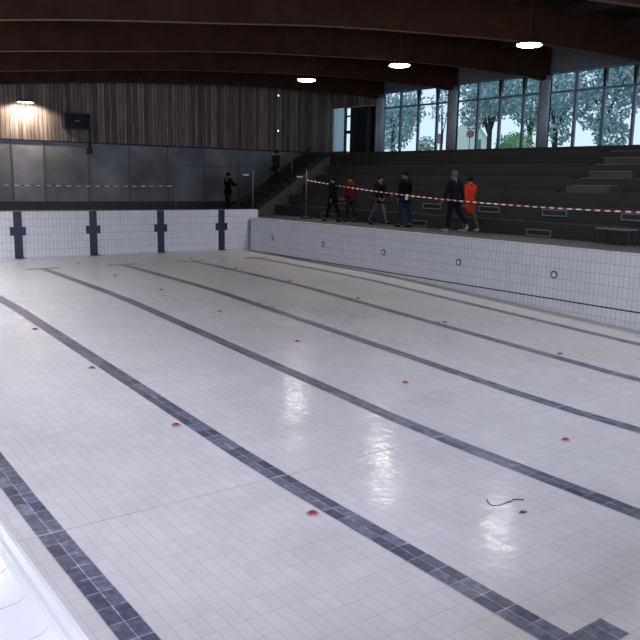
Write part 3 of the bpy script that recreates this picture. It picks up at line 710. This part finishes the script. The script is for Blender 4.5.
person((1.95, -3.85, 0), 0, 'person in a dull red jacket and dark trousers, second from the left on the deck', maroon, darkg, hair_d, shoe_d, 1.70, (.12, -.12), (.05, .15), ((.15, .3), (-.1, .35)))
person((1.72, -5.70, 0), PI+.1, 'person in black top and grey trousers walking towards the camera, third from the left', blk, grey_t, hair_d, shoe_d, 1.68, (.38, -.28), (.1, .4), ((.3, .9), (.1, .7)))
o, pm, s = person((1.72, -7.00, 0), .15, 'person in black jacket and dark blue jeans with a white item at the hip', blk, jean, hair_d, shoe_d, 1.86, (.14, -.16), (.05, .12), ((.0, .2), (-.15, .6)))
tag(MB().box(1.72-.20, 1.72-.09, -7.25, -7.235, .90, 1.08).build('paper_sheet', white_plastic), 'small white paper held at the hip of the person in blue jeans', 'paper')
person((1.52, -9.42, 0), .05, 'grey-haired person in a long navy coat walking away on the right deck', navy, navy, hair_g, shoe_l, 1.84, (.16, -.38), (.04, .42), ((.25, .3), (-.45, .25)), long_coat=.12)
person((2.0, -9.62, 0), -.1, 'person in a bright orange-red coat with dark hair, rightmost on the deck', red_c, olive, hair_d, shoe_l, 1.70, (.22, -.26), (.08, .3), ((-.3, .3), (.25, .3)), hood=red_c, long_coat=.30)
o, pm, s = person((1.86, 5.0, 0), -1.25, 'person in black standing alone behind the far pool wall holding a small camera', blk, darkg, hair_d, shoe_d, 1.74, (.08, -.08), (.03, .05), ((.35, 1.45), (.35, 1.45)))
q = o.matrix_basis @ ((pm[0]+pm[1])*.5*s+Vector((0, .05, .03)))
c_ = empty('camera_in_hands', (1.86+math.cos(-1.25)*0-math.sin(-1.25)*.46, 5.0+math.cos(-1.25)*.46, 1.22), -1.25); tag(c_, 'small dark camera held by the person behind the far pool wall', 'camera')
c_.name = 'compact_camera'
MB().box(-.06, .06, -.02, .02, 0, .07).build('body', black, c_, bevel=.005); MB().lathe((0, .02, .035), [(.025, 0), (.025, .025), (.02, .03)], 14, 'y').build('lens', dark_metal, c_)
person((3.08, 2.95, 1.112), -1.35, 'person in dark clothes climbing the staircase at the far end of the seating', darkg, navy, hair_d, shoe_d, 1.66, (.75, -.25), (.95, .15), ((.4, .5), (-.3, .4)), lean=.12)

# ------------------------------------------------------------------ outside the windows
m = MB(); m.quad((10.6, -60, 2.2), (90, -60, 2.2), (90, 90, 2.2), (10.6, 90, 2.2)); m.quad((10.6, -60, 2.0), (10.6, 90, 2.0), (90, 90, 2.0), (90, -60, 2.0))
struct(m.build('ground_lawn', simple('lawn', (.12, .22, .08), .9, vary=.3, scale=.6)), 'lawn outside the windows'); bpy.data.objects['ground_lawn'].name = 'floor_lawn'
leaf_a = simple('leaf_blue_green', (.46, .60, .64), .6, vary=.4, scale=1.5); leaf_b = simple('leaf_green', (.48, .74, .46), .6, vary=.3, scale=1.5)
bark = simple('bark', (.06, .06, .06), .9)
def tree(x, y, h, blobs, n, label, leaf, size=.15, trunk=.16, z0=2.2):
    o = empty('tree', (x, y, z0)); tag(o, label, 'tree', 'trees outside the windows')
    b = MB(); b.tube([(0, 0, 0), (.05, .05, h*.35), (0, .1, h*.6)], [trunk, trunk*.8, trunk*.5], 8)
    for bx, by, bz, r in blobs: b.tube([(0, .03, h*.3), (bx*.5, by*.5, (h*.3+bz)*.5+.2), (bx, by, bz)], [trunk*.5, trunk*.3, trunk*.12], 6)
    b.build('trunk', bark, o, True)
    f = MB(); tot = sum(r**2 for *_, r in blobs)
    for bx, by, bz, r in blobs:
        for _ in range(int(1.25*n*r*r/tot)):
            d = Vector((random.gauss(0, 1), random.gauss(0, 1), random.gauss(0, 1))).normalized()*r*random.uniform(.35, 1.05)**.6
            c = Vector((bx, by, bz))+d; a = Vector((random.gauss(0, 1), random.gauss(0, 1), random.gauss(0, 1))).normalized(); e = a.cross(Vector((random.random(), .3, random.random()))).normalized()
            sz = size*random.uniform(.5, 1.1); f.add([c-a*sz, c-e*sz*.5, c+a*sz, c+e*sz*.5], [(0, 1, 2, 3)])
    me = bpy.data.meshes.new('foliage'); me.from_pydata(f.v, [], f.f); me.materials.append(leaf)
    fo = bpy.data.objects.new('foliage', me); C.objects.link(fo); fo.parent = o
tree(17.5, 11.6, 7, [(0, 0, 4.5, 1.8), (-.6, -.4, 2.6, 1.5), (.7, .9, 3.0, 1.6), (-.3, .8, 6.0, 1.3), (.6, -.7, 3.6, 1.0)], 3600, 'dense blue-green tree filling the left part of the leftmost window', leaf_a)
tree(19.2, 10.3, 2.2, [(0, 0, 1.6, .55), (.2, .4, 1.2, .5)], 350, 'small low tree beside the dense one in the leftmost window', leaf_a, .12, .06)
tree(17.2, 7.0, 5.5, [(0, 0, 3.6, 1.0), (.2, -.5, 4.6, .9), (0, .2, 5.3, .6)], 380, 'thin branch of leaves at the right edge of the leftmost window', leaf_a, .12, .07)
tree(17.8, 3.9, 6.2, [(0, 0, 3.9, 1.3), (.5, 1.5, 3.2, 1.0), (-.4, -1.2, 3.9, 1.2), (.2, .6, 5.2, 1.5), (0, -1.0, 5.6, 1.4), (.9, 2.0, 4.6, 1.0)], 3600, 'forked tree in the middle window right of the white house', leaf_a)
tree(22.6, 5.0, 6.5, [(0, 0, 4.6, 1.9), (.5, 1.6, 5.6, 1.6), (-.8, -1.2, 3.8, 1.7), (0, -1.0, 6.4, 1.6)], 3600, 'large tree at the right side of the middle window', leaf_a)
tree(21.0, 5.2, 2.6, [(0, 0, 1.3, .9), (-.3, -.9, 1.4, .9), (.4, .7, 1.0, .7)], 1500, 'bright green bush at the foot of the middle window', leaf_b, .12, .06)
tree(18.2, -.2, 6.5, [(0, 0, 3.9, 1.1), (0, 1.0, 4.9, .9), (0, -.8, 3.4, 1.0), (.2, .4, 5.6, .9), (0, -.3, 2.0, .7)], 1500, 'airy tree with sky gaps in the left panes of the right window', leaf_a)
tree(19.2, -2.2, 6.5, [(0, 0, 3.0, 1.3), (0, .8, 4.6, 1.2), (.3, -1.0, 4.6, 1.4), (0, 0, 5.9, 1.3), (0, -.6, 1.8, .9)], 3200, 'leafy tree in the middle panes of the right window', leaf_a)
tree(20.2, -4.3, 6.5, [(0, 0, 3.9, 1.3), (0, 1.0, 5.2, 1.4), (.3, -1.2, 4.6, 1.3), (0, -1.0, 5.9, 1.3)], 2600, 'dense tree behind the right panes of the right window', leaf_a)
tree(24.5, -9.5, 8, [(0, 0, 4.6, 2.2), (0, 2.0, 5.2, 1.9), (.3, -2.2, 4.6, 2.0)], 2500, 'tree beyond the right border of the photo', leaf_a, .35)
# sign
o = empty('road_sign', (19.24, 6.74, 2.2)); tag(o, 'round faded red road sign on a pole outside the middle window', 'sign')
MB().tube([(0, 0, 0), (0, 0, 2.3)], .03, 8).build('pole', grey_metal, o)
rot = MB(); rot.lathe((0, 0, 0), [(.235, 0), (.235, .02)], 28, 'y'); d = rot.build('disc', simple('faded_sign_red', (.62, .25, .27), .5), o); d.location = (0, -.04, 2.13); d.rotation_euler = (0, 0, -.75)
o = empty('road_sign', (19.45, 9.40, 2.2)); tag(o, 'reddish sign panel outside the leftmost window', 'sign')
MB().tube([(0, 0, 0), (0, 0, 2.2)], .03, 8).build('pole', grey_metal, o); MB().box(-.18, .18, -.02, .02, 1.65, 2.25).build('panel', MATS['faded_sign_red'], o).rotation_euler = (0, 0, -.75)
# white house
o = empty('white_house', (28.9, 15.6, 2.2), -.75); tag(o, 'white gabled house outside the middle window', 'house')
m = MB(); Wd = 1.15
P = [(-Wd*1.5, 0), (Wd, 0), (Wd, 2.6), (-.1, 4.15), (-Wd*1.5, 2.9)]
m.add([(x, 0, z) for x, z in P]+[(x, 4, z) for x, z in P], [tuple(range(5))[::-1], tuple(range(5, 10))] + [(i, (i+1) % 5, 5+(i+1) % 5, 5+i) for i in range(5)])
m.build('wall', simple('white_render', (.85, .85, .84), .7), o)
MB().add([(Wd+.15, -.1, 2.45), (-.1, -.1, 4.3), (-.1, 4.1, 4.3), (Wd+.15, 4.1, 2.45), (Wd+.15, -.1, 2.35), (-.1, -.1, 4.2), (-.1, 4.1, 4.2), (Wd+.15, 4.1, 2.35)], [(0, 1, 2, 3), (7, 6, 5, 4), (0, 4, 5, 1), (1, 5, 6, 2), (2, 6, 7, 3), (3, 7, 4, 0)]).build('roof', pale_metal, o)
MB().box(.3, .7, -.03, 0, 1.7, 2.5).build('window', frame_paint, o)
